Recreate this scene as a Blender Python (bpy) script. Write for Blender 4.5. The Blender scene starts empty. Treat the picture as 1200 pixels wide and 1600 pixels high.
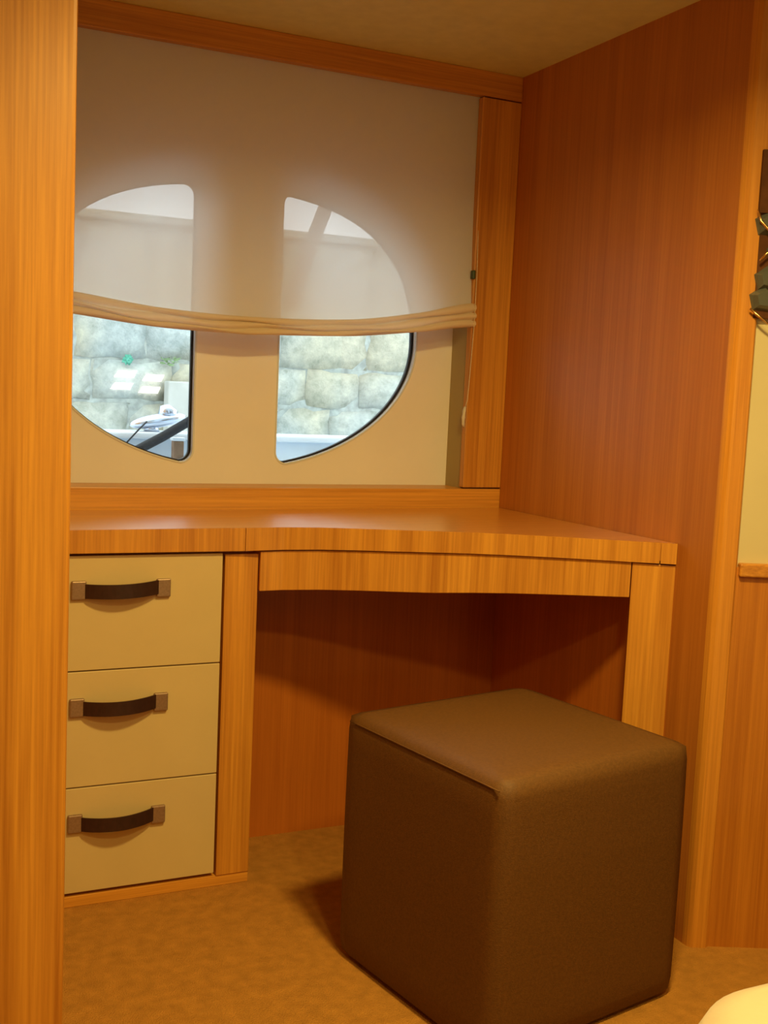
import bpy, bmesh, math, random
from mathutils import Vector, Matrix

sc = bpy.context.scene
COL = sc.collection
random.seed(7)

# ------------------------------------------------------------------ camera
F_PX, YAW, PITCH, ROLL, CAM_H = 1753.2, .4405, -.1069, .0453, 1.0071
cd = bpy.data.cameras.new('camera')
cam = bpy.data.objects.new('camera', cd)
COL.objects.link(cam)
cd.sensor_fit = 'VERTICAL'
cd.sensor_height = 24.0
cd.lens = 24.0 * F_PX / 1600.0
cd.clip_start = .02
fw = Vector((math.sin(YAW)*math.cos(PITCH), math.cos(YAW)*math.cos(PITCH), math.sin(PITCH)))
r0 = Vector((math.cos(YAW), -math.sin(YAW), 0))
u0 = r0.cross(fw)
rt = r0*math.cos(ROLL) + u0*math.sin(ROLL)
up = -r0*math.sin(ROLL) + u0*math.cos(ROLL)
m = Matrix((rt, up, -fw)).transposed().to_4x4()
m.translation = Vector((0, 0, CAM_H))
cam.matrix_world = m
sc.camera = cam

# ------------------------------------------------------------------ view, world, lights
vs = sc.view_settings
vs.view_transform = 'Standard'
vs.look = 'None'
vs.exposure = 0.0
vs.gamma = 1.0
vs.use_curve_mapping = False

w = bpy.data.worlds.new('overcast_sky')
sc.world = w
w.use_nodes = True
bg = w.node_tree.nodes['Background']
bg.inputs[0].default_value = (.86, .94, 1.0, 1)
bg.inputs[1].default_value = 3.5

def area(name, loc, target, size, power, color, spread=math.pi):
    l = bpy.data.lights.new(name, 'AREA')
    l.shape = 'DISK'
    l.size = size
    l.energy = power
    l.color = color
    l.spread = spread
    o = bpy.data.objects.new(name, l)
    COL.objects.link(o)
    o.location = loc
    d = Vector(target) - Vector(loc)
    o.rotation_euler = d.to_track_quat('-Z', 'Y').to_euler()
    return o

WARM = (1.0, .72, .22)
AMBER = (1.0, .52, .12)
area('ceiling_spot_over_carpet', (.80, .93, 1.735), (.82, 1.10, 0), .16, 18, WARM, math.radians(150))
area('ceiling_spot_over_bed', (.50, .15, 1.735), (.62, .6, 0), .12, 8, WARM, math.radians(150))
area('cabin_ambient_fill', (.5, -.5, 1.70), (.6, 1.4, .5), .9, 5.5, AMBER)  # added amber fill for the cabin's ambient light, no fitting there

# ------------------------------------------------------------------ materials
def new_mat(name):
    mt = bpy.data.materials.new(name)
    mt.use_nodes = True
    nt = mt.node_tree
    return mt, nt, nt.nodes['Principled BSDF']

def simple(name, col, rough=.5, metal=0, spec=.5, var=0, scale=60, bump=0, bscale=300, bdist=.001):
    mt, nt, b = new_mat(name)
    b.inputs['Base Color'].default_value = (*col, 1)
    b.inputs['Roughness'].default_value = rough
    b.inputs['Metallic'].default_value = metal
    b.inputs['Specular IOR Level'].default_value = spec
    tc = nt.nodes.new('ShaderNodeTexCoord')
    if var:
        n = nt.nodes.new('ShaderNodeTexNoise'); n.inputs['Scale'].default_value = scale
        n.inputs['Detail'].default_value = 4
        nt.links.new(tc.outputs['Object'], n.inputs['Vector'])
        r = nt.nodes.new('ShaderNodeValToRGB')
        r.color_ramp.elements[0].position = .3; r.color_ramp.elements[1].position = .7
        r.color_ramp.elements[0].color = (*[c*(1-var) for c in col], 1)
        r.color_ramp.elements[1].color = (*[min(1, c*(1+var)) for c in col], 1)
        nt.links.new(n.outputs['Fac'], r.inputs['Fac'])
        nt.links.new(r.outputs['Color'], b.inputs['Base Color'])
    if bump:
        n2 = nt.nodes.new('ShaderNodeTexNoise'); n2.inputs['Scale'].default_value = bscale
        n2.inputs['Detail'].default_value = 3
        nt.links.new(tc.outputs['Object'], n2.inputs['Vector'])
        bp = nt.nodes.new('ShaderNodeBump'); bp.inputs['Strength'].default_value = bump
        bp.inputs['Distance'].default_value = bdist
        nt.links.new(n2.outputs['Fac'], bp.inputs['Height'])
        nt.links.new(bp.outputs['Normal'], b.inputs['Normal'])
    return mt

def wood(name, axis, c0, c1, rough=.38, fine=190, coat=.15, seedv=0):
    """straight-grained veneer; axis = direction of the grain"""
    mt, nt, b = new_mat(name)
    tc = nt.nodes.new('ShaderNodeTexCoord')
    mp = nt.nodes.new('ShaderNodeMapping')
    s = [1, 1, 1]
    s['xyz'.index(axis)] = .018
    mp.inputs['Scale'].default_value = s
    mp.inputs['Location'].default_value = (seedv, seedv*.7, seedv*.3)
    nt.links.new(tc.outputs['Object'], mp.inputs['Vector'])
    n = nt.nodes.new('ShaderNodeTexNoise'); n.inputs['Scale'].default_value = fine
    n.inputs['Detail'].default_value = 5; n.inputs['Roughness'].default_value = .65
    nt.links.new(mp.outputs['Vector'], n.inputs['Vector'])
    n2 = nt.nodes.new('ShaderNodeTexNoise'); n2.inputs['Scale'].default_value = fine*.16
    n2.inputs['Detail'].default_value = 3
    nt.links.new(mp.outputs['Vector'], n2.inputs['Vector'])
    mx = nt.nodes.new('ShaderNodeMath'); mx.operation = 'MULTIPLY_ADD'
    mx.inputs[1].default_value = .55
    nt.links.new(n.outputs['Fac'], mx.inputs[0])
    m2 = nt.nodes.new('ShaderNodeMath'); m2.operation = 'MULTIPLY'; m2.inputs[1].default_value = .45
    nt.links.new(n2.outputs['Fac'], m2.inputs[0]); nt.links.new(m2.outputs[0], mx.inputs[2])
    r = nt.nodes.new('ShaderNodeValToRGB')
    r.color_ramp.elements[0].position = .36; r.color_ramp.elements[1].position = .64
    r.color_ramp.elements[0].color = (*c0, 1); r.color_ramp.elements[1].color = (*c1, 1)
    nt.links.new(mx.outputs[0], r.inputs['Fac'])
    nt.links.new(r.outputs['Color'], b.inputs['Base Color'])
    b.inputs['Roughness'].default_value = rough
    b.inputs['Coat Weight'].default_value = coat
    b.inputs['Coat Roughness'].default_value = .25
    bp = nt.nodes.new('ShaderNodeBump'); bp.inputs['Strength'].default_value = .12
    bp.inputs['Distance'].default_value = .0006
    nt.links.new(n.outputs['Fac'], bp.inputs['Height'])
    nt.links.new(bp.outputs['Normal'], b.inputs['Normal'])
    return mt

WC0, WC1 = (.46, .175, .022), (.76, .36, .052)
M = {}
M['wood_z'] = wood('teak_veneer_upright', 'z', WC0, WC1)
M['wood_x'] = wood('teak_veneer_lengthways', 'x', WC0, WC1)
M['wood_wall'] = wood('teak_veneer_wall', 'z', (.42, .135, .018), (.56, .205, .030), rough=.48, coat=.08, seedv=3)
M['wood_top'] = wood('teak_veneer_top', 'x', (.52, .20, .03), (.68, .30, .05), rough=.3, coat=1.0, seedv=5)
M['wood_top'].node_tree.nodes['Principled BSDF'].inputs['Coat Roughness'].default_value = .28
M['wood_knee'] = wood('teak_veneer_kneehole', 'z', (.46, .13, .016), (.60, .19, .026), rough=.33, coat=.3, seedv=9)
M['wood_red'] = wood('teak_veneer_wainscot', 'z', (.42, .14, .014), (.60, .235, .026), rough=.5, coat=.05, seedv=12)
M['cream'] = simple('cream_lacquer', (.66, .52, .27), .45, var=.03, scale=8)
M['hull'] = simple('beige_hull_lining', (.88, .85, .84), .30, var=.03, scale=5)
M['ceil'] = simple('beige_ceiling_lining', (.70, .66, .28), .7, var=.05, scale=30)
M['wallbeige'] = simple('beige_wall_lining', (.66, .58, .36), .6, var=.03, scale=6)
M['carpet'] = simple('tan_carpet_pile', (.54, .255, .05), .95, spec=.1, var=.13, scale=38, bump=.9, bscale=420, bdist=.006)
M['leather'] = simple('brown_faux_leather', (.13, .056, .012), .62, spec=.35, var=.14, scale=200, bump=.5, bscale=520, bdist=.0012)
M['strap'] = simple('dark_brown_leather_strap', (.035, .012, .010), .5, var=.2, scale=90)
M['pewter'] = simple('brushed_pewter', (.36, .25, .18), .45, metal=.6, var=.15, scale=250)
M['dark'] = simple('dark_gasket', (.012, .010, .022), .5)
M['white'] = simple('white_gelcoat', (.72, .76, .80), .25)
M['deck'] = simple('pale_blue_deck', (.58, .66, .74), .5, var=.08, scale=14)
M['bed'] = simple('cream_quilt', (.60, .50, .38), .8, spec=.2, var=.03, scale=12, bump=.4, bscale=40, bdist=.004)
M['cord'] = simple('cream_cord', (.72, .60, .42), .7, var=.1, scale=200)
M['rope'] = simple('black_mooring_rope', (.02, .022, .026), .8, var=.3, scale=140, bump=.6, bscale=160, bdist=.003)
M['steel'] = simple('polished_steel', (.62, .68, .80), .22, metal=.9, var=.05, scale=30)
M['post'] = simple('weathered_brown_timber', (.22, .13, .075), .8, var=.3, scale=40)
M['pole'] = simple('grey_timber_pole', (.20, .16, .13), .8, var=.2, scale=30)
M['moss'] = simple('green_wall_plant', (.22, .33, .16), .8, var=.3, scale=60)
M['gold'] = simple('brass', (.80, .58, .26), .25, metal=1, var=.05, scale=60)
M['bronze'] = simple('dark_bronze_plate', (.10, .038, .015), .7, spec=.15, var=.2, scale=40)
M['lamp_off'] = simple('white_lamp_body', (.7, .66, .58), .5)

# glass pane: mostly clear with a fresnel sheen
mt, nt, b = new_mat('window_glass'); nt.nodes.remove(b)
tr = nt.nodes.new('ShaderNodeBsdfTransparent'); tr.inputs[0].default_value = (.93, .97, .96, 1)
gl = nt.nodes.new('ShaderNodeBsdfGlossy'); gl.inputs['Roughness'].default_value = .01
fr = nt.nodes.new('ShaderNodeFresnel'); fr.inputs['IOR'].default_value = 1.5
ms = nt.nodes.new('ShaderNodeMixShader')
nt.links.new(fr.outputs[0], ms.inputs[0]); nt.links.new(tr.outputs[0], ms.inputs[1]); nt.links.new(gl.outputs[0], ms.inputs[2])
nt.links.new(ms.outputs[0], nt.nodes['Material Output'].inputs['Surface'])
M['glass'] = mt

# crystal
mt, nt, b = new_mat('smoky_crystal')
b.inputs['Base Color'].default_value = (.30, .34, .33, 1)
b.inputs['Roughness'].default_value = .05
b.inputs['Transmission Weight'].default_value = .7
M['crystal'] = mt

# sheer blind cloth
def sheer(name, see, trans, col, tcol):
    mt, nt, b = new_mat(name); nt.nodes.remove(b)
    tr = nt.nodes.new('ShaderNodeBsdfTransparent'); tr.inputs[0].default_value = (1, .97, .97, 1)
    df = nt.nodes.new('ShaderNodeBsdfDiffuse'); df.inputs[0].default_value = (*col, 1)
    tl = nt.nodes.new('ShaderNodeBsdfTranslucent'); tl.inputs[0].default_value = (*tcol, 1)
    tc = nt.nodes.new('ShaderNodeTexCoord')
    n = nt.nodes.new('ShaderNodeTexNoise'); n.inputs['Scale'].default_value = 9
    mp = nt.nodes.new('ShaderNodeMapping'); mp.inputs['Scale'].default_value = (1, 1, .25)
    nt.links.new(tc.outputs['Object'], mp.inputs[0]); nt.links.new(mp.outputs[0], n.inputs['Vector'])
    mr = nt.nodes.new('ShaderNodeMapRange')
    mr.inputs[1].default_value = .3; mr.inputs[2].default_value = .7
    mr.inputs[3].default_value = see*.93; mr.inputs[4].default_value = see*1.07
    nt.links.new(n.outputs['Fac'], mr.inputs[0])
    a = nt.nodes.new('ShaderNodeMixShader'); a.inputs[0].default_value = trans
    nt.links.new(df.outputs[0], a.inputs[1]); nt.links.new(tl.outputs[0], a.inputs[2])
    c = nt.nodes.new('ShaderNodeMixShader')
    nt.links.new(mr.outputs[0], c.inputs[0])
    nt.links.new(a.outputs[0], c.inputs[1]); nt.links.new(tr.outputs[0], c.inputs[2])
    nt.links.new(c.outputs[0], nt.nodes['Material Output'].inputs['Surface'])
    return mt
M['sheer'] = sheer('sheer_blind_cloth', .12, .47, (.92, .96, .97), (.99, .95, .97))
M['hem'] = sheer('folded_blind_cloth', .05, .30, (.92, .80, .62), (.86, .70, .52))

# glowing lamp
mt, nt, b = new_mat('lamp_glow')
b.inputs['Base Color'].default_value = (1, .9, .7, 1)
b.inputs['Emission Color'].default_value = (1, .93, .84, 1)
b.inputs['Emission Strength'].default_value = 22
M['glow'] = mt

# quay stone: blocks with irregular joints
mt, nt, b = new_mat('quay_stone')
tc = nt.nodes.new('ShaderNodeTexCoord')
n = nt.nodes.new('ShaderNodeTexNoise'); n.inputs['Scale'].default_value = 16; n.inputs['Detail'].default_value = 10
n.inputs['Roughness'].default_value = .7
nt.links.new(tc.outputs['Object'], n.inputs['Vector'])
r = nt.nodes.new('ShaderNodeValToRGB')
e = r.color_ramp.elements
e[0].position = .30; e[0].color = (.30, .33, .30, 1)
e[1].position = .72; e[1].color = (.67, .68, .62, 1)
x = e.new(.5); x.color = (.49, .50, .48, 1)
nt.links.new(n.outputs['Fac'], r.inputs['Fac'])
n2 = nt.nodes.new('ShaderNodeTexNoise'); n2.inputs['Scale'].default_value = 2.2
nt.links.new(tc.outputs['Object'], n2.inputs['Vector'])
r2 = nt.nodes.new('ShaderNodeValToRGB')
r2.color_ramp.elements[0].position = .4; r2.color_ramp.elements[0].color = (.90, .98, 1.0, 1)
r2.color_ramp.elements[1].position = .6; r2.color_ramp.elements[1].color = (1.05, .98, .80, 1)
nt.links.new(n2.outputs['Fac'], r2.inputs['Fac'])
mm = nt.nodes.new('ShaderNodeMix'); mm.data_type = 'RGBA'; mm.blend_type = 'MULTIPLY'; mm.inputs[0].default_value = 1
nt.links.new(r.outputs['Color'], mm.inputs[6]); nt.links.new(r2.outputs['Color'], mm.inputs[7])
nt.links.new(mm.outputs[2], b.inputs['Base Color'])
b.inputs['Roughness'].default_value = .9
bp = nt.nodes.new('ShaderNodeBump'); bp.inputs['Strength'].default_value = .8; bp.inputs['Distance'].default_value = .02
nt.links.new(n.outputs['Fac'], bp.inputs['Height']); nt.links.new(bp.outputs['Normal'], b.inputs['Normal'])
M['stone'] = mt
M['mortar'] = simple('stone_joint', (.36, .39, .36), .95, var=.3, scale=30)

# ------------------------------------------------------------------ helpers
def empty(name, loc=(0, 0, 0), label=None, cat=None, group=None):
    o = bpy.data.objects.new(name, None)
    COL.objects.link(o); o.location = loc
    if label: o['label'] = label
    if cat: o['category'] = cat
    if group: o['group'] = group
    return o

def tag(o, label, cat, group=None):
    o['label'] = label; o['category'] = cat
    if group: o['group'] = group
    return o

def link(name, bm, mat, parent=None, bevel=0, seg=2, smooth=False):
    bmesh.ops.recalc_face_normals(bm, faces=bm.faces)
    me = bpy.data.meshes.new(name)
    bm.to_mesh(me); bm.free()
    me.materials.append(mat)
    o = bpy.data.objects.new(name, me)
    COL.objects.link(o)
    if parent:
        o.parent = parent
        pl = Vector((0, 0, 0)); q = parent
        while q: pl += q.location; q = q.parent
        me.transform(Matrix.Translation(-pl))      # vertices are given in the room's coordinates
    if smooth:
        for p in me.polygons: p.use_smooth = True
    if bevel:
        b = o.modifiers.new('bevel', 'BEVEL'); b.width = bevel; b.segments = seg
        b.limit_method = 'ANGLE'; b.angle_limit = math.radians(40)
    return o

def struct(name, bm, mat, parent=None, **k):
    o = link(name, bm, mat, parent, **k)
    o['kind'] = 'structure'
    return o

def box(bm, x0, x1, y0, y1, z0, z1):
    return prism(bm, [(x0, y0), (x1, y0), (x1, y1), (x0, y1)], z0, z1)

def prism(bm, pts, z0, z1):
    """upright prism; z0, z1 numbers or one value per point"""
    n = len(pts)
    a = z0 if hasattr(z0, '__len__') else [z0]*n
    c = z1 if hasattr(z1, '__len__') else [z1]*n
    lo = [bm.verts.new((p[0], p[1], a[i])) for i, p in enumerate(pts)]
    hi = [bm.verts.new((p[0], p[1], c[i])) for i, p in enumerate(pts)]
    bm.faces.new(lo[::-1]); bm.faces.new(hi)
    for i in range(n):
        j = (i+1) % n
        bm.faces.new((lo[i], lo[j], hi[j], hi[i]))
    return bm

def strip(bm, pts, depth, z0, z1):
    """curved board following pts (front line, x rising), going back by depth"""
    n = len(pts)
    a = z0 if hasattr(z0, '__len__') else [z0]*n
    c = z1 if hasattr(z1, '__len__') else [z1]*n
    rings = []
    for i, p in enumerate(pts):
        q = pts[min(i+1, n-1)]; s = pts[max(i-1, 0)]
        t = Vector((q[0]-s[0], q[1]-s[1])).normalized()
        nx, ny = -t.y, t.x
        f0 = (p[0], p[1]); b0 = (p[0]+nx*depth, p[1]+ny*depth)
        rings.append([bm.verts.new((*f0, a[i])), bm.verts.new((*f0, c[i])), bm.verts.new((*b0, c[i])), bm.verts.new((*b0, a[i]))])
    for i in range(n-1):
        for k in range(4):
            l = (k+1) % 4
            bm.faces.new((rings[i][k], rings[i+1][k], rings[i+1][l], rings[i][l]))
    bm.faces.new(rings[0]); bm.faces.new(rings[-1][::-1])
    return bm

def tube(bm, pts, rad, seg=10, caps=True):
    pts = [Vector(p) for p in pts]
    n = len(pts); rr = rad if hasattr(rad, '__len__') else [rad]*n
    prev = None; rings = []
    for i, p in enumerate(pts):
        t = (pts[min(i+1, n-1)] - pts[max(i-1, 0)]).normalized()
        a = t.cross(Vector((0, 0, 1)))
        if a.length < .1: a = t.cross(Vector((0, 1, 0)))
        a.normalize()
        if prev is not None and a.dot(prev) < 0: a = -a
        prev = a
        bb = t.cross(a)
        rings.append([bm.verts.new(p + (a*math.cos(2*math.pi*k/seg) + bb*math.sin(2*math.pi*k/seg))*rr[i]) for k in range(seg)])
    for i in range(n-1):
        for k in range(seg):
            l = (k+1) % seg
            bm.faces.new((rings[i][k], rings[i][l], rings[i+1][l], rings[i+1][k]))
    if caps:
        bm.faces.new(rings[0][::-1]); bm.faces.new(rings[-1])
    return bm

def B(): return bmesh.new()

def lerp(xs, ys, x):
    if x <= xs[0]: return ys[0]
    for i in range(len(xs)-1):
        if x <= xs[i+1]:
            t = (x-xs[i])/(xs[i+1]-xs[i]); return ys[i]*(1-t)+ys[i+1]*t
    return ys[-1]

# ------------------------------------------------------------------ the setting
ZC = 1.7456      # ceiling
XL, XR = .256, 1.402    # inner faces of the two bulkheads
YT = 2.322       # trim plane of the window wall
YP = 2.42        # hull lining with the windows
struct('floor', box(B(), -1.2, 2.6, -1.6, 2.50, -.05, 0), M['carpet'])
struct('ceiling', box(B(), -1.2, 2.6, -1.6, 2.60, ZC, ZC+.05), M['ceil'])
struct('wall_rear', box(B(), -1.2, 2.6, -1.65, -1.6, -.05, ZC), M['wallbeige'])
struct('wall_cabin_left', box(B(), -1.25, -1.2, -1.6, 1.6, -.05, ZC), M['wood_wall'])
struct('wall_cabin_right', box(B(), 2.6, 2.65, -1.6, 1.3, -.05, ZC), M['wallbeige'])
# left bulkhead: its end is the bright upright at the left of the photo
struct('wall_left', box(B(), -1.2, XL, 1.52, 2.55, 0, ZC), M['wood_z'], bevel=.006)
# right bulkhead with a rounded corner post
bm = B()
dv = Vector((.915, -.403)); nv = Vector((.403, .915))    # direction and inward normal of its end face
c0 = Vector((1.406, 1.5515))
struct('wall_right', box(B(), XR, 1.46, 1.572, 2.55, 0, ZC), M['wood_wall'])
e0 = c0 + dv*.032
pts = [(1.4012, 1.571), (1.4012, 1.566), (1.4020, 1.559), (1.406, 1.5515), (e0.x-.004, e0.y+.0018), (e0.x, e0.y+.003), (e0.x+nv.x*.03, e0.y+nv.y*.03), (1.50, 1.571)]
bm = B(); prism(bm, pts, 0, ZC)
struct('trim_6', bm, wood('teak_veneer_post_lit', 'z', (.48, .175, .018), (.72, .32, .042), rough=.45, coat=.08, seedv=4))  # light on the end face put into a lighter veneer colour
# angled wall to the right of the post: wood below the rail, pale lining above
a0 = c0 + dv*.029 + nv*.012
a1 = a0 + dv*1.25
def slab(p, q, t, z0, z1, off=0):
    p = p - nv*off; q = q - nv*off
    return prism(B(), [tuple(p), tuple(q), tuple(q+nv*(t+off)), tuple(p+nv*(t+off))], z0, z1)
struct('wall_far_right', slab(a0, a1, .04, .72, ZC), M['wallbeige'])
struct('wall_wainscot', slab(a0, a1, .04, 0, .72, .006), M['wood_red'])
struct('trim_1', slab(a0 + dv*.006, a1, .02, .704, .728, .016), M['wood_x'], bevel=.003)

# window wall: lining with two window openings
CX, CZ, EA, EBL, EBU = .765, 1.12, .44, .298, .322
def ell_z(x, lower):
    q = max(0, 1-abs((x-CX)/EA)**(2 if lower else 2.5))
    return CZ - EBL*q**.5 if lower else CZ + EBU*q**.4
def pane_outline(side, grow=0):
    """half-oval opening; side -1 = left pane, 1 = right pane"""
    xs = .667 if side < 0 else .861
    rc = .026
    N = 44
    far = CX + side*EA
    out = []
    th0 = math.acos(min(1, abs(xs - CX + side*rc)/EA))
    low = []
    for i in range(N+1):
        t = math.pi/2*(1-(1-i/N)) * (th0/(math.pi/2))
        x_ = CX + side*EA*math.cos(t)
        low.append((x_, ell_z(x_, True)))
    upp = [(p[0], ell_z(p[0], False)) for p in low]
    # low runs from far side to near straight edge
    zb = low[-1][1]; zt_ = upp[-1][1]
    xe = xs
    cb = [(xe + side*rc*(1-math.sin(k/6*math.pi/2)), zb + rc*(1-math.cos(k/6*math.pi/2))) for k in range(1, 7)]
    ct = [(xe + side*rc*(1-math.cos(k/6*math.pi/2)), zt_ - rc*(1-math.sin(k/6*math.pi/2))) for k in range(0, 6)]
    out = low + cb + ct + upp[::-1][:-1]
    if grow:
        n = len(out); g = []
        area_ = sum(out[i][0]*out[(i+1) % n][1]-out[(i+1) % n][0]*out[i][1] for i in range(n))
        sgn = 1 if area_ > 0 else -1
        for i in range(n):
            a = out[i-1]; c = out[(i+1) % n]
            tx, tz = c[0]-a[0], c[1]-a[1]; L = math.hypot(tx, tz) or 1
            g.append((out[i][0]+sgn*tz/L*grow, out[i][1]-sgn*tx/L*grow))
        out = g
    return out

def holed_panel(name, loops, y, thick, bev=0):
    """flat panel in the xz plane from closed loops (outer first), front at y"""
    cu = bpy.data.curves.new(name, 'CURVE'); cu.dimensions = '2D'; cu.fill_mode = 'BOTH'
    cu.extrude = thick/2; cu.bevel_depth = bev; cu.bevel_resolution = 1
    for lp in loops:
        sp = cu.splines.new('POLY'); sp.points.add(len(lp)-1)
        for i, p in enumerate(lp): sp.points[i].co = (p[0], p[1], 0, 1)
        sp.use_cyclic_u = True
    tmp = bpy.data.objects.new(name, cu); COL.objects.link(tmp)
    dg = bpy.context.evaluated_depsgraph_get()
    me = bpy.data.meshes.new_from_object(tmp.evaluated_get(dg))
    bpy.data.objects.remove(tmp)
    me.transform(Matrix.Translation((0, y+thick/2, 0)) @ Matrix.Rotation(math.pi/2, 4, 'X'))
    bm = B(); bm.from_mesh(me)
    bmesh.ops.remove_doubles(bm, verts=bm.verts, dist=1e-5)
    return bm

outer = [(XL-.02, .60), (1.36, .60), (1.36, ZC), (XL-.02, ZC)]
struct('wall_back', holed_panel('wall_back', [outer, pane_outline(-1), pane_outline(1)], YP, .016), M['hull'])
outer2 = [(XL-.3, -.2), (1.7, -.2), (1.7, ZC+.3), (XL-.3, ZC+.3)]
struct('wall_hull', holed_panel('wall_hull', [outer2, pane_outline(-1, .004), pane_outline(1, .004)], YP+.017, .03), M['white'])
for i, s in enumerate((-1, 1)):
    fr_ = struct('window_%d' % (i+1), holed_panel('frame', [pane_outline(s, .0035), pane_outline(s, -.003)], YP+.018, .014), M['dark'])
    struct('window_pane', holed_panel('pane', [pane_outline(s, -.0005)], YP+.030, .004), M['glass'], fr_)
    # lit panel edge round the opening, painted in as a thin white lip
    lp = pane_outline(s, .001)
    struct('window_lip', holed_panel('lip', [pane_outline(s, .0035), pane_outline(s, -.0002)], YP-.0018, .006), M['white'], fr_)
# returns of the recess
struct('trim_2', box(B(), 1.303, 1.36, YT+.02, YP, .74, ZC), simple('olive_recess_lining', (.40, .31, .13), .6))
# head rail, right stile, sill rail (the frame round the recess)
struct('trim_3', box(B(), XL-.02, XR, YT, YT+.022, 1.690, ZC), M['wood_x'], bevel=.002)
struct('trim_4', box(B(), 1.299, XR, YT+.001, YT+.022, .789, 1.6875), M['wood_z'], bevel=.002)
struct('trim_5', box(B(), XL-.02, XR, YT, YP, .735, .786), M['wood_x'], bevel=.002)

# ------------------------------------------------------------------ worktop
# front line of the desk: straight over the drawers, then bowed out towards the right bulkhead
FX = [.262, .640, .690, .762, .831, .897, .963, 1.03, 1.097, 1.157, 1.206, 1.254, 1.300, 1.345, 1.377, 1.3985]
FY = [2.086, 2.086, 2.083, 2.074, 2.052, 2.019, 1.981, 1.944, 1.905, 1.864, 1.826, 1.787, 1.748, 1.709, 1.682, 1.6635]
def zt_at(x): return lerp([.26, .68, 1.4], [.7290, .7300, .7465], x)
def zb_at(x): return lerp([.26, .68, 1.4], [.6865, .6850, .7080], x)
def front(xa, xb, off=0, n=None):
    xs = [xa] + [x for x in FX if xa+.004 < x < xb-.004] + [xb]
    pts = []
    for x in xs:
        pts.append((x, lerp(FX, FY, x)))
    if off:
        o = []
        for i, p in enumerate(pts):
            q = pts[min(i+1, len(pts)-1)]; s = pts[max(i-1, 0)]
            t = Vector((q[0]-s[0], q[1]-s[1])).normalized()
            o.append((p[0]-t.y*off, p[1]+t.x*off))
        pts = o
    return pts
top = empty('worktop', (.83, 2.1, .70), 'long glossy orange wood worktop with bowed front edge under the window', 'worktop')
pts = front(.262, 1.3985, .0015)
pts = [(min(p[0], 1.4), p[1]) for p in pts]
poly = pts + [(1.4, 2.320), (.262, 2.320)]
zt = [zt_at(p[0]) for p in pts] + [.742, .737]
bm = B()
# thin slab: top surface faceted from front line to back line
nf = len(pts)
fr_t = [bm.verts.new((p[0], p[1], zt[i])) for i, p in enumerate(pts)]
fr_b = [bm.verts.new((p[0], p[1], zb_at(p[0])+.004)) for i, p in enumerate(pts)]
bk_t = [bm.verts.new((.262+(1.4-.262)*(p[0]-.262)/(1.4-.262) if i < nf-1 else 1.4, 2.320, .738+.003*i/nf)) for i, p in enumerate(pts)]
bk_b = [bm.verts.new((v.co.x, 2.320, .70)) for v in bk_t]
for i in range(nf-1):
    bm.faces.new((fr_t[i], fr_t[i+1], bk_t[i+1], bk_t[i]))
    bm.faces.new((fr_b[i+1], fr_b[i], bk_b[i], bk_b[i+1]))
    bm.faces.new((fr_b[i], fr_b[i+1], fr_t[i+1], fr_t[i]))
    bm.faces.new((bk_t[i], bk_t[i+1], bk_b[i+1], bk_b[i]))
bm.faces.new((fr_b[0], fr_t[0], bk_t[0], bk_b[0])); bm.faces.new((fr_t[-1], fr_b[-1], bk_b[-1], bk_t[-1]))
link('top_board', bm, M['wood_top'], top)
for xa, xb in ((.262, .6835), (.6850, 1.3755), (1.3770, 1.3990)):
    p = front(xa, xb, -.006)
    link('edge_strip', strip(B(), p, .0075, [zb_at(q[0]) for q in p], [zt_at(q[0])+.0003 for q in p]), M['wood_z'], top)

# ------------------------------------------------------------------ kneehole frame (right half of the desk)
kf = empty('desk_frame', (1.05, 2.0, 0), 'orange wood desk frame with curved apron and open kneehole behind the brown stool', 'desk')
def za(x): return lerp([.71, 1.35], [.6825, .7055], x)
def zl(x): return lerp([.715, 1.03, 1.345], [.604, .614, .637], x)
p = front(.7165, 1.336, 0)
link('apron', strip(B(), p, .018, [zl(q[0]) for q in p], [za(q[0]) for q in p]), M['wood_z'], kf, bevel=.001)
p = front(1.3375, 1.3985, 0)
link('leg_panel', strip(B(), p, .020, 0, .7040), M['wood_z'], kf, bevel=.0012)
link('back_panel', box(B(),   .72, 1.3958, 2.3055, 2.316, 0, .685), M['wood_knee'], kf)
link('side_panel', box(B(), 1.396, 1.4015, 1.70, 2.3052, 0, .685), M['wood_knee'], kf)

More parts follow.
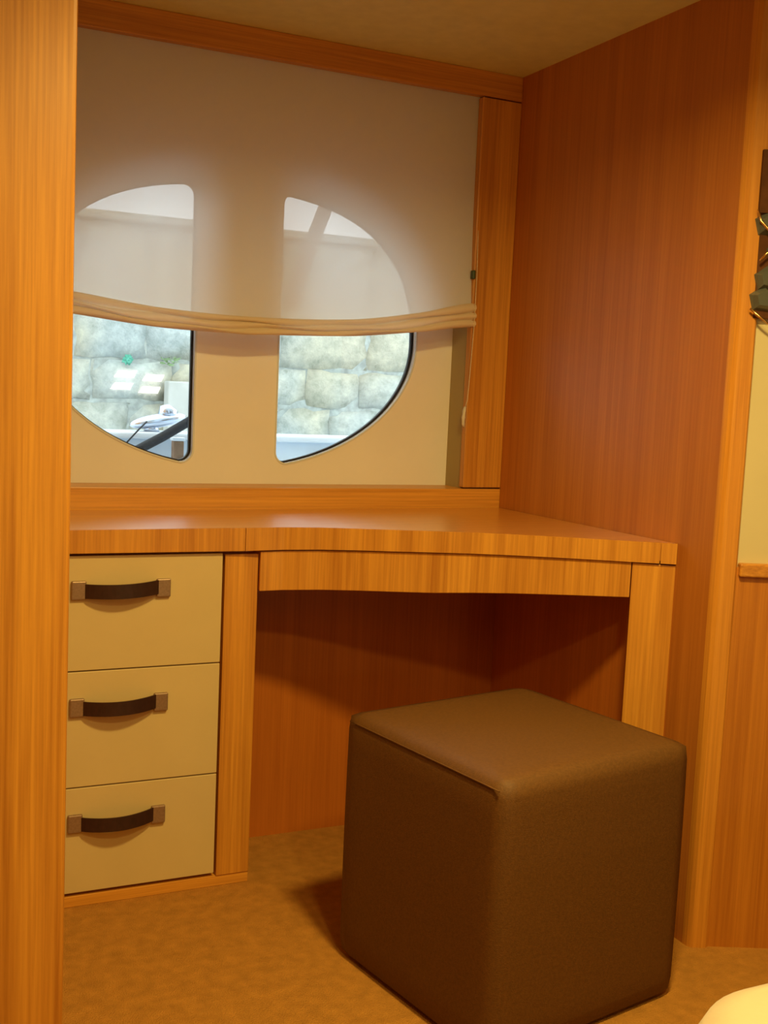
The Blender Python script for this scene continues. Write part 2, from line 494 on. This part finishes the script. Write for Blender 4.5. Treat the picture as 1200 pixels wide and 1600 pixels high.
# ------------------------------------------------------------------ drawer cabinet
cab = empty('drawer_cabinet', (.49, 2.2, 0), 'built-in cabinet of three cream drawers with wooden side stile beside the kneehole', 'cabinet')
bm = B()
box(bm, .260, .7180, 2.114, 2.315, .0, .680)
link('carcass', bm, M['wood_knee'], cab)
link('stile', box(B(), .6485, .7165, 2.092, 2.112, .022, .677), M['wood_z'], cab, bevel=.001)
link('plinth', box(B(), .260, .7165, 2.094, 2.112, 0, .0215), M['wood_x'], cab, bevel=.001)
HZ = [.616, .393, .168]
for k, (z0, z1) in enumerate(((.4625, .6795), (.2375, .4600), (.0290, .2350))):
    d = link('drawer', box(B(), .262, .6435, 2.092, 2.112, z0, z1), M['cream'], cab, bevel=.0012)
    zc = HZ[k]
    for sx in (.3680, .5265):
        link('bracket', box(B(), sx-.0135, sx+.0135, 2.084, 2.092, zc-.0175, zc+.0175), M['pewter'], d, bevel=.002)
    bm = B(); N = 18; rows = []
    for i in range(N+1):
        t = i/N; x_ = .378 + (.517-.378)*t
        bow = math.sin(math.pi*t)**.8
        y_ = 2.0845 - .024*bow
        zz = zc - .0008*math.sin(math.pi*t) + .004*(t-.4)
        h = .0135
        rows.append([bm.verts.new((x_, y_, zz-h)), bm.verts.new((x_, y_, zz+h)),
                     bm.verts.new((x_, y_+.003, zz+h)), bm.verts.new((x_, y_+.003, zz-h))])
    for i in range(N):
        for q in range(4):
            bm.faces.new((rows[i][q], rows[i+1][q], rows[i+1][(q+1) % 4], rows[i][(q+1) % 4]))
    bm.faces.new(rows[0]); bm.faces.new(rows[-1][::-1])
    link('strap_handle', bm, M['strap'], d)

# ------------------------------------------------------------------ stool
st = empty('cube_stool', (1.017, 1.592, 0), 'dark brown leather cube stool on the carpet in front of the desk', 'stool')
st.rotation_euler = (0, 0, 0)
ROT = .185
def stool_mesh(w, h, z0, r, crown):
    bm = B(); n = 14
    bmesh.ops.create_cube(bm, size=2)
    bmesh.ops.subdivide_edges(bm, edges=bm.edges[:], cuts=n, use_grid_fill=True)
    hh = (h-z0)/2
    for v in bm.verts:
        x_, y_, z_ = v.co.x*w, v.co.y*w, v.co.z*hh
        # rounded box
        cx_ = max(-w+r, min(w-r, x_)); cy_ = max(-w+r, min(w-r, y_)); cz_ = max(-hh+r, min(hh-r, z_))
        d = Vector((x_-cx_, y_-cy_, z_-cz_))
        if d.length > r: d = d.normalized()*r
        p = Vector((cx_, cy_, cz_)) + d
        if p.z > hh-r*.5:
            p.z += crown*max(0, 1-(p.x/w)**2)*max(0, 1-(p.y/w)**2)
        # sides barely puffed
        k = 1 + .006*(1-(p.z/hh)**2)
        p.x *= k; p.y *= k
        c, s = math.cos(ROT), math.sin(ROT)
        v.co = Vector((1.017 + p.x*c-p.y*s, 1.592 + p.x*s+p.y*c, z0+hh+p.z))
    return bm
W = .2085
link('body', stool_mesh(W, .447, .006, .016, .003), M['leather'], st, smooth=True)
bm = B()
# stitched seam along the left top edge only
ring = []
for k in range(13):
    py_ = W-.012 - (2*W-.024)*k/12
    c, s_ = math.cos(ROT), math.sin(ROT)
    px_ = -W+.0008
    ring.append((1.017+px_*c-py_*s_, 1.592+px_*s_+py_*c, .432))
tube(bm, ring, .0012, 6)
link('top_seam', bm, M['leather'], st, smooth=True)
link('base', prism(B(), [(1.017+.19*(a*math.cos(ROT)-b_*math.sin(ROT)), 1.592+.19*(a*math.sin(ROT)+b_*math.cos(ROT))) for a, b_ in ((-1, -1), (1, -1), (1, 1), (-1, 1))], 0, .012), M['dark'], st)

# ------------------------------------------------------------------ roman blind
bl = empty('roman_blind', (.85, 2.345, 1.68), 'sheer pale roman blind half lowered over the oval windows', 'blind')
YB = 2.345
BX = [.262, .385, .57, .78, 1.006, 1.166, 1.306]
BZ = [1.146, 1.134, 1.118, 1.117, 1.127, 1.146, 1.166]     # lower edge
BF = [1.190, 1.178, 1.158, 1.153, 1.164, 1.190, 1.222]     # top of the gathered fold
def smooth_lerp(xs, ys, x):
    n = len(xs)
    for i in range(n-1):
        if x <= xs[i+1] or i == n-2:
            t = (x-xs[i])/(xs[i+1]-xs[i])
            p0 = ys[max(i-1, 0)]; p1 = ys[i]; p2 = ys[i+1]; p3 = ys[min(i+2, n-1)]
            return .5*((2*p1)+(-p0+p2)*t+(2*p0-5*p1+4*p2-p3)*t*t+(-p0+3*p1-3*p2+p3)*t**3)
bm = B(); NX, NZ = 60, 26; g = []
for j in range(NZ+1):
    row = []
    for i in range(NX+1):
        x_ = .262 + (1.306-.262)*i/NX
        zlow = smooth_lerp(BX, BF, x_)-.012
        t = j/NZ
        z_ = zlow + (1.700-zlow)*t
        sag = (1-t)**3
        y_ = YB + .0025*math.sin(x_*23)*t*(1-t) - .016*sag
        xe = x_ - (.006*math.sin(math.pi*t) if i == NX else 0)
        row.append(bm.verts.new((xe, y_, z_)))
    g.append(row)
for j in range(NZ):
    for i in range(NX):
        bm.faces.new((g[j][i], g[j][i+1], g[j+1][i+1], g[j+1][i]))
link('shade', bm, M['sheer'], bl, smooth=True)
# gathered folds along the bottom: a hanging bag of cloth, drawn forward and tucked back
bm = B(); g = []
prof = [(-.014, 1.0), (-.022, 1.0), (-.029, .90), (-.030, .78), (-.024, .68), (-.018, .64), (-.026, .60), (-.032, .50), (-.031, .40), (-.024, .33), (-.020, .30), (-.028, .25), (-.031, .15), (-.026, .04), (-.014, 0), (-.004, .06), (0, .25), (.002, .55)]
for (dy, fz) in prof:
    row = []
    for i in range(NX+1):
        x_ = .262 + (1.306-.262)*i/NX
        a = smooth_lerp(BX, BZ, x_); c = smooth_lerp(BX, BF, x_)
        wob = .0025*math.sin(x_*31+fz*5)+.002*math.sin(x_*13+fz*9)
        row.append(bm.verts.new((x_, YB+dy+wob*.6, a+(c-a)*fz+wob*.8*(1 if 0 < fz < .9 else 0))))
    g.append(row)
for j in range(len(prof)-1):
    for i in range(NX):
        bm.faces.new((g[j][i], g[j][i+1], g[j+1][i+1], g[j+1][i]))
link('bottom_fold', bm, M['hem'], bl, smooth=True)
link('head_batten', box(B(), .262, 1.300, YB+.004, YB+.020, 1.700, 1.735), M['white'], bl)
cordpts = [(1.3055, 2.330, 1.70), (1.3045, 2.328, 1.45), (1.3035, 2.318, 1.29), (1.3010, 2.314, 1.17), (1.299, 2.318, 1.06), (1.297, 2.32, .995), (1.2915, 2.32, .978)]
link('cord', tube(B(), cordpts, .0013, 6), M['cord'], bl, smooth=True)
link('cord_tassel', tube(B(), [(1.2920, 2.32, .980), (1.2895, 2.32, .970), (1.2885, 2.32, .955), (1.2895, 2.32, .940), (1.2915, 2.32, .932)], [.0025, .0042, .0048, .0042, .002], 10), M['lamp_off'], bl, smooth=True)
link('cord_cleat', box(B(), 1.2925, 1.300, 2.316, 2.330, 1.276, 1.296), simple('green_cord_clip', (.05, .08, .03), .5), bl, bevel=.002)

# ------------------------------------------------------------------ crystal wall lamp at the right edge
wl = empty('wall_lamp', (1.46, 1.53, 1.27), 'crystal and brass wall lamp on a dark plate at the right edge', 'lamp')
def on_wall(s, z, d):
    p = a0 + dv*s - nv*d
    return (p.x, p.y, z)
q0 = a0 + dv*-.002; q1 = a0 + dv*.12
bm = prism(B(), [tuple(a0-dv*.012-nv*.020), tuple(q1-nv*.020), tuple(q1), tuple(a0-dv*.012)], 1.345, 1.452)
prism(bm, [tuple(a0-dv*.006-nv*.014), tuple(q1-nv*.014), tuple(q1), tuple(a0-dv*.006)], 1.165, 1.350)
link('back_plate', bm, M['bronze'], wl)
def crystal(s0, z, w_, h, d0):
    bm = B()
    base = [(0, 0), (w_*.5, h*.35), (w_, 0), (w_*.8, -h*.6), (w_*.15, -h*.55)]
    lo = [bm.verts.new(on_wall(s0+a, z+b_, d0)) for a, b_ in base]
    hi = [bm.verts.new(on_wall(s0+w_*.5+(a-w_*.5)*.6, z-h*.1+(b_+h*.1)*.6, d0+.016)) for a, b_ in base]
    bm.faces.new(lo[::-1]); bm.faces.new(hi)
    for i in range(5):
        j = (i+1) % 5
        bm.faces.new((lo[i], lo[j], hi[j], hi[i]))
    return bm
for (s0, z, w_, h) in ((-.016, 1.335, .05, .05), (.006, 1.285, .05, .045), (-.010, 1.240, .045, .05), (-.016, 1.205, .05, .05), (.03, 1.33, .05, .06), (.04, 1.25, .05, .07), (.035, 1.19, .05, .05)):
    link('crystal_drop', crystal(s0, z, w_, h, .012), M['crystal'], wl)
for pts_ in ([(-.014, 1.350, .02), (-.010, 1.330, .026), (.006, 1.312, .03), (.03, 1.300, .03)],
             [(-.006, 1.262, .026), (.004, 1.276, .03), (.03, 1.274, .03)],
             [(-.016, 1.180, .022), (.004, 1.164, .026), (.03, 1.146, .026)]):
    link('brass_rim', tube(B(), [on_wall(*p_) for p_ in pts_], .0022, 8), M['gold'], wl, smooth=True)

# ------------------------------------------------------------------ bed corner, bottom right
bm = B()
prof = [(0, .05), (0, .36), (-.006, .40), (-.022, .432), (-.05, .447), (-.09, .450)]
bx, by, br = .797, .685, .136      # centre of the rounded corner
rings = []
def bed_loop(inset):
    r_ = br + inset
    out = []
    for k in range(13):
        a = math.pi - k/12*math.pi/2
        out.append((bx + r_*math.cos(a), by + r_*math.sin(a)))
    out += [(2.2, by + r_), (2.2, -1.2), (bx - r_, -1.2)]
    return out
for ins, z in prof:
    rings.append([bm.verts.new((x_, y_, z)) for x_, y_ in bed_loop(ins)])
for i in range(len(rings)-1):
    n = len(rings[0])
    for k in range(n):
        bm.faces.new((rings[i][k], rings[i][(k+1) % n], rings[i+1][(k+1) % n], rings[i+1][k]))
bm.faces.new(rings[0][::-1]); bm.faces.new(rings[-1])
bed = empty('bed', (1.3, 0, 0), 'cream covered bed with a rounded corner at bottom right', 'bed')
link('mattress', bm, M['bed'], bed, smooth=True)
link('bed_base', prism(B(), [(x_, y_) for x_, y_ in bed_loop(-.03)], 0, .05), M['wood_x'], bed)

# ------------------------------------------------------------------ lamp on the rear wall (seen mirrored in the left pane)
lm = empty('four_panel_lamp', (1.34, -1.6, 1.0), 'wall lamp of four small glowing panels, mirrored in the left window pane', 'lamp')
link('lamp_plate', box(B(), 1.26, 1.66, -1.6, -1.585, .90, 1.09), M['lamp_off'], lm)
for (cx_, cz_) in ((1.385, 1.040), (1.545, 1.025), (1.365, .970), (1.525, .955)):
    bm = B()
    vs_ = [(cx_-.065, cz_-.019), (cx_+.045, cz_-.019), (cx_+.062, cz_+.019), (cx_-.040, cz_+.019)]
    
    f = [bm.verts.new((a, -1.585, b_)) for a, b_ in vs_]; g2 = [bm.verts.new((a, -1.572, b_)) for a, b_ in vs_]
    bm.faces.new(f); bm.faces.new(g2[::-1])
    for i in range(4): bm.faces.new((f[i], f[(i+1) % 4], g2[(i+1) % 4], g2[i]))
    link('glowing_panel', bm, M['glow'], lm)

# ------------------------------------------------------------------ outside: quay, side deck, rope and fittings
YQ = 4.5
q = empty('quay_wall', (1.5, YQ, 0), 'pale stone quay wall of large blocks seen through the windows', 'wall')
link('joint_backing', box(B(), -1.2, 4.6, YQ+.03, YQ+.5, -.6, 1.62), M['mortar'], q)
def block(x0, x1, z0, z1, j=.012):
    bm = B()
    nx = max(3, int((x1-x0)/.06)); nz = max(3, int((z1-z0)/.06)); gg = []
    for b_ in range(nz+1):
        row = []
        for a in range(nx+1):
            u, v = a/nx, b_/nz
            edge = min(u*(x1-x0), (1-u)*(x1-x0), v*(z1-z0), (1-v)*(z1-z0))
            dep = -.028*min(1, edge/.03) + random.uniform(-.004, .004)
            ex = random.uniform(-.008, .008) if (a in (0, nx) or b_ in (0, nz)) else 0
            row.append(bm.verts.new((x0+u*(x1-x0)+ex, YQ+.03+dep, z0+v*(z1-z0)+ex*.8)))
        gg.append(row)
    for b_ in range(nz):
        for a in range(nx):
            bm.faces.new((gg[b_][a], gg[b_][a+1], gg[b_+1][a+1], gg[b_+1][a]))
    border = [gg[0][a] for a in range(nx+1)] + [gg[b_][nx] for b_ in range(1, nz+1)] + [gg[nz][a] for a in range(nx-1, -1, -1)] + [gg[b_][0] for b_ in range(nz-1, 0, -1)]
    back = [bm.verts.new((v.co.x, YQ+.06, v.co.z)) for v in border]
    n = len(border)
    for i in range(n): bm.faces.new((border[i], border[(i+1) % n], back[(i+1) % n], back[i]))
    link('stone_block', bm, M['stone'], q, smooth=True)
courses = [
    (1.094, 1.635, [-.9, -.3, .20, .765, 1.045, 1.62, 2.02, 2.55, 3.1, 3.7, 4.4]),
    (.926, 1.082, [-.9, -.4, .10, .50, .832, 1.15, 1.46, 1.735, 1.985, 2.40, 2.9, 3.5, 4.2]),
    (.74, .914, [-.9, -.2, .45, .70, .98, 1.25, 1.60, 1.85, 2.16, 2.6, 3.2, 3.9, 4.4]),
    (.50, .728, [-.9, 0, .5, 1.1, 1.7, 2.3, 2.9, 3.6, 4.3]),
    (.20, .488, [-.9, -.1, .7, 1.3, 1.9, 2.6, 3.2, 4.2]),
]
for z0, z1, xs in courses:
    for a, c in zip(xs[:-1], xs[1:]):
        block(a+.001, c-.001, z0-.001, z1+.001)
link('coping', box(B(), -1.2, 4.6, YQ-.02, YQ+.5, 1.625, 1.655), M['stone'], q, bevel=.006)

def tuft(name, x_, z_, s, label):
    bm = B()
    for k in range(34):
        a = random.uniform(0, math.pi*2); l = random.uniform(.4, 1)*s
        c = Vector((x_+random.uniform(-.5, .5)*s, YQ+.004, z_+random.uniform(-.2, .2)*s))
        d = Vector((math.cos(a)*l*.7, -random.uniform(.2, .8)*l*.5, random.uniform(-.3, .8)*l*.6))
        w_ = Vector((random.uniform(-.2, .2), 0, random.uniform(-.2, .2)))*s*.6
        v0, v1, v2, v3 = bm.verts.new(c), bm.verts.new(c+d*.5+w_), bm.verts.new(c+d), bm.verts.new(c+d*.5-w_)
        bm.faces.new((v0, v1, v2, v3))
    o = link(name, bm, M['moss'])
    tag(o, label, 'plant')
tuft('wall_plant', 1.135, 1.088, .055, 'small green plant growing in the quay wall joint above the cleat')
M['moss2'] = simple('teal_weed', (.10, .38, .28), .8, var=.2, scale=60)
bm = B(); bmesh.ops.create_icosphere(bm, subdivisions=3, radius=.022)
for v in bm.verts:
    v.co *= random.uniform(.45, 1.1); v.co = Vector((v.co.x*1.1+.968, v.co.y*.6+YQ+.0, v.co.z+1.086))
tag(link('weed_clump', bm, M['moss2']), 'tiny teal green weed clump on the quay wall joint, left pane', 'plant')
# plain stone slab standing in the left pane's corner
tag(link('stone_slab', box(B(), 1.115, 1.32, YQ-.08, YQ-.005, .70, 1.01), simple('smooth_grey_stone', (.50, .50, .46), .8, var=.1, scale=12), bevel=.006), 'smooth grey stone slab against the quay beside the left window mullion', 'slab')

# side deck with raised white toe rail
struct('floor_side_deck', box(B(), -1.0, 4.2, YP+.06, 3.12, .70, .735), M['deck'])
tr_ = empty('toe_rail', (1.5, 3.05, .735), 'white toe rail along the boat deck edge outside the windows', 'rail')
link('rail_cap', box(B(), -1.0, 4.2, 2.99, 3.13, .852, .870), M['white'], tr_, bevel=.006)
link('rail_web', box(B(), -1.0, 4.2, 3.02, 3.11, .735, .852), M['deck'], tr_)
tag(link('pontoon', box(B(), -1.0, 4.6, 3.6, 4.45, .50, .60), M['deck']), 'pale pontoon between the boat and the quay wall', 'pontoon')
# cleat
cl = empty('mooring_cleat', (.735, 3.05, .87), 'polished steel mooring cleat on the toe rail in the left pane', 'cleat')
bm = B(); bmesh.ops.create_uvsphere(bm, u_segments=20, v_segments=12, radius=1)
for v in bm.verts:
    v.co = Vector((.743+v.co.x*.078+v.co.z*.012, 3.05+v.co.y*.034, .900+v.co.z*.021+v.co.x*.010))
link('horn', bm, M['steel'], cl, smooth=True)
link('foot', tube(B(), [(.725, 3.05, .868), (.728, 3.05, .890)], [.022, .016], 12), M['steel'], cl, smooth=True)
link('knob', tube(B(), [(.768, 3.05, .910), (.772, 3.05, .934), (.776, 3.05, .942)], [.028, .026, .010], 12), M['steel'], cl, smooth=True)
tag(link('mooring_rope', tube(B(), [(.56, 2.90, .774), (.647, 2.90, .824), (.72, 2.90, .864), (.797, 2.90, .911), (.90, 2.90, .972)], .0125, 12), M['rope'], smooth=True),
    'thick black mooring rope running up past the steel cleat', 'rope')
tag(link('thin_line', tube(B(), [(.60, 2.97, .800), (.64, 2.975, .84), (.675, 2.98, .878), (.70, 3.00, .898)], .0022, 6), M['rope'], smooth=True), 'thin dark line tied to the left end of the cleat', 'line')
tag(link('deck_cable', tube(B(), [(.62, 2.80, .80), (.68, 2.82, .792), (.75, 2.85, .772), (.82, 2.9, .762)], .003, 6), M['rope'], smooth=True), 'thin black cable lying low under the thick rope', 'cable')
ps = empty('fender_post', (.78, 2.94, .735), 'short brown timber post with white cap under the black rope', 'post')
link('shaft', box(B(), .756, .784, 2.926, 2.954, .735, .852), M['post'], ps, bevel=.003)
link('cap', box(B(), .753, .787, 2.923, 2.957, .852, .861), M['white'], ps, bevel=.002)
link('slanted_pipe', tube(B(), [(1.637, YQ-.03, 1.336), (1.654, YQ-.03, 1.42), (1.713, YQ-.03, 1.595), (1.788, YQ-.03, 1.799), (1.93, YQ-.03, 2.20)], .031, 12), M['pole'], q, smooth=True)
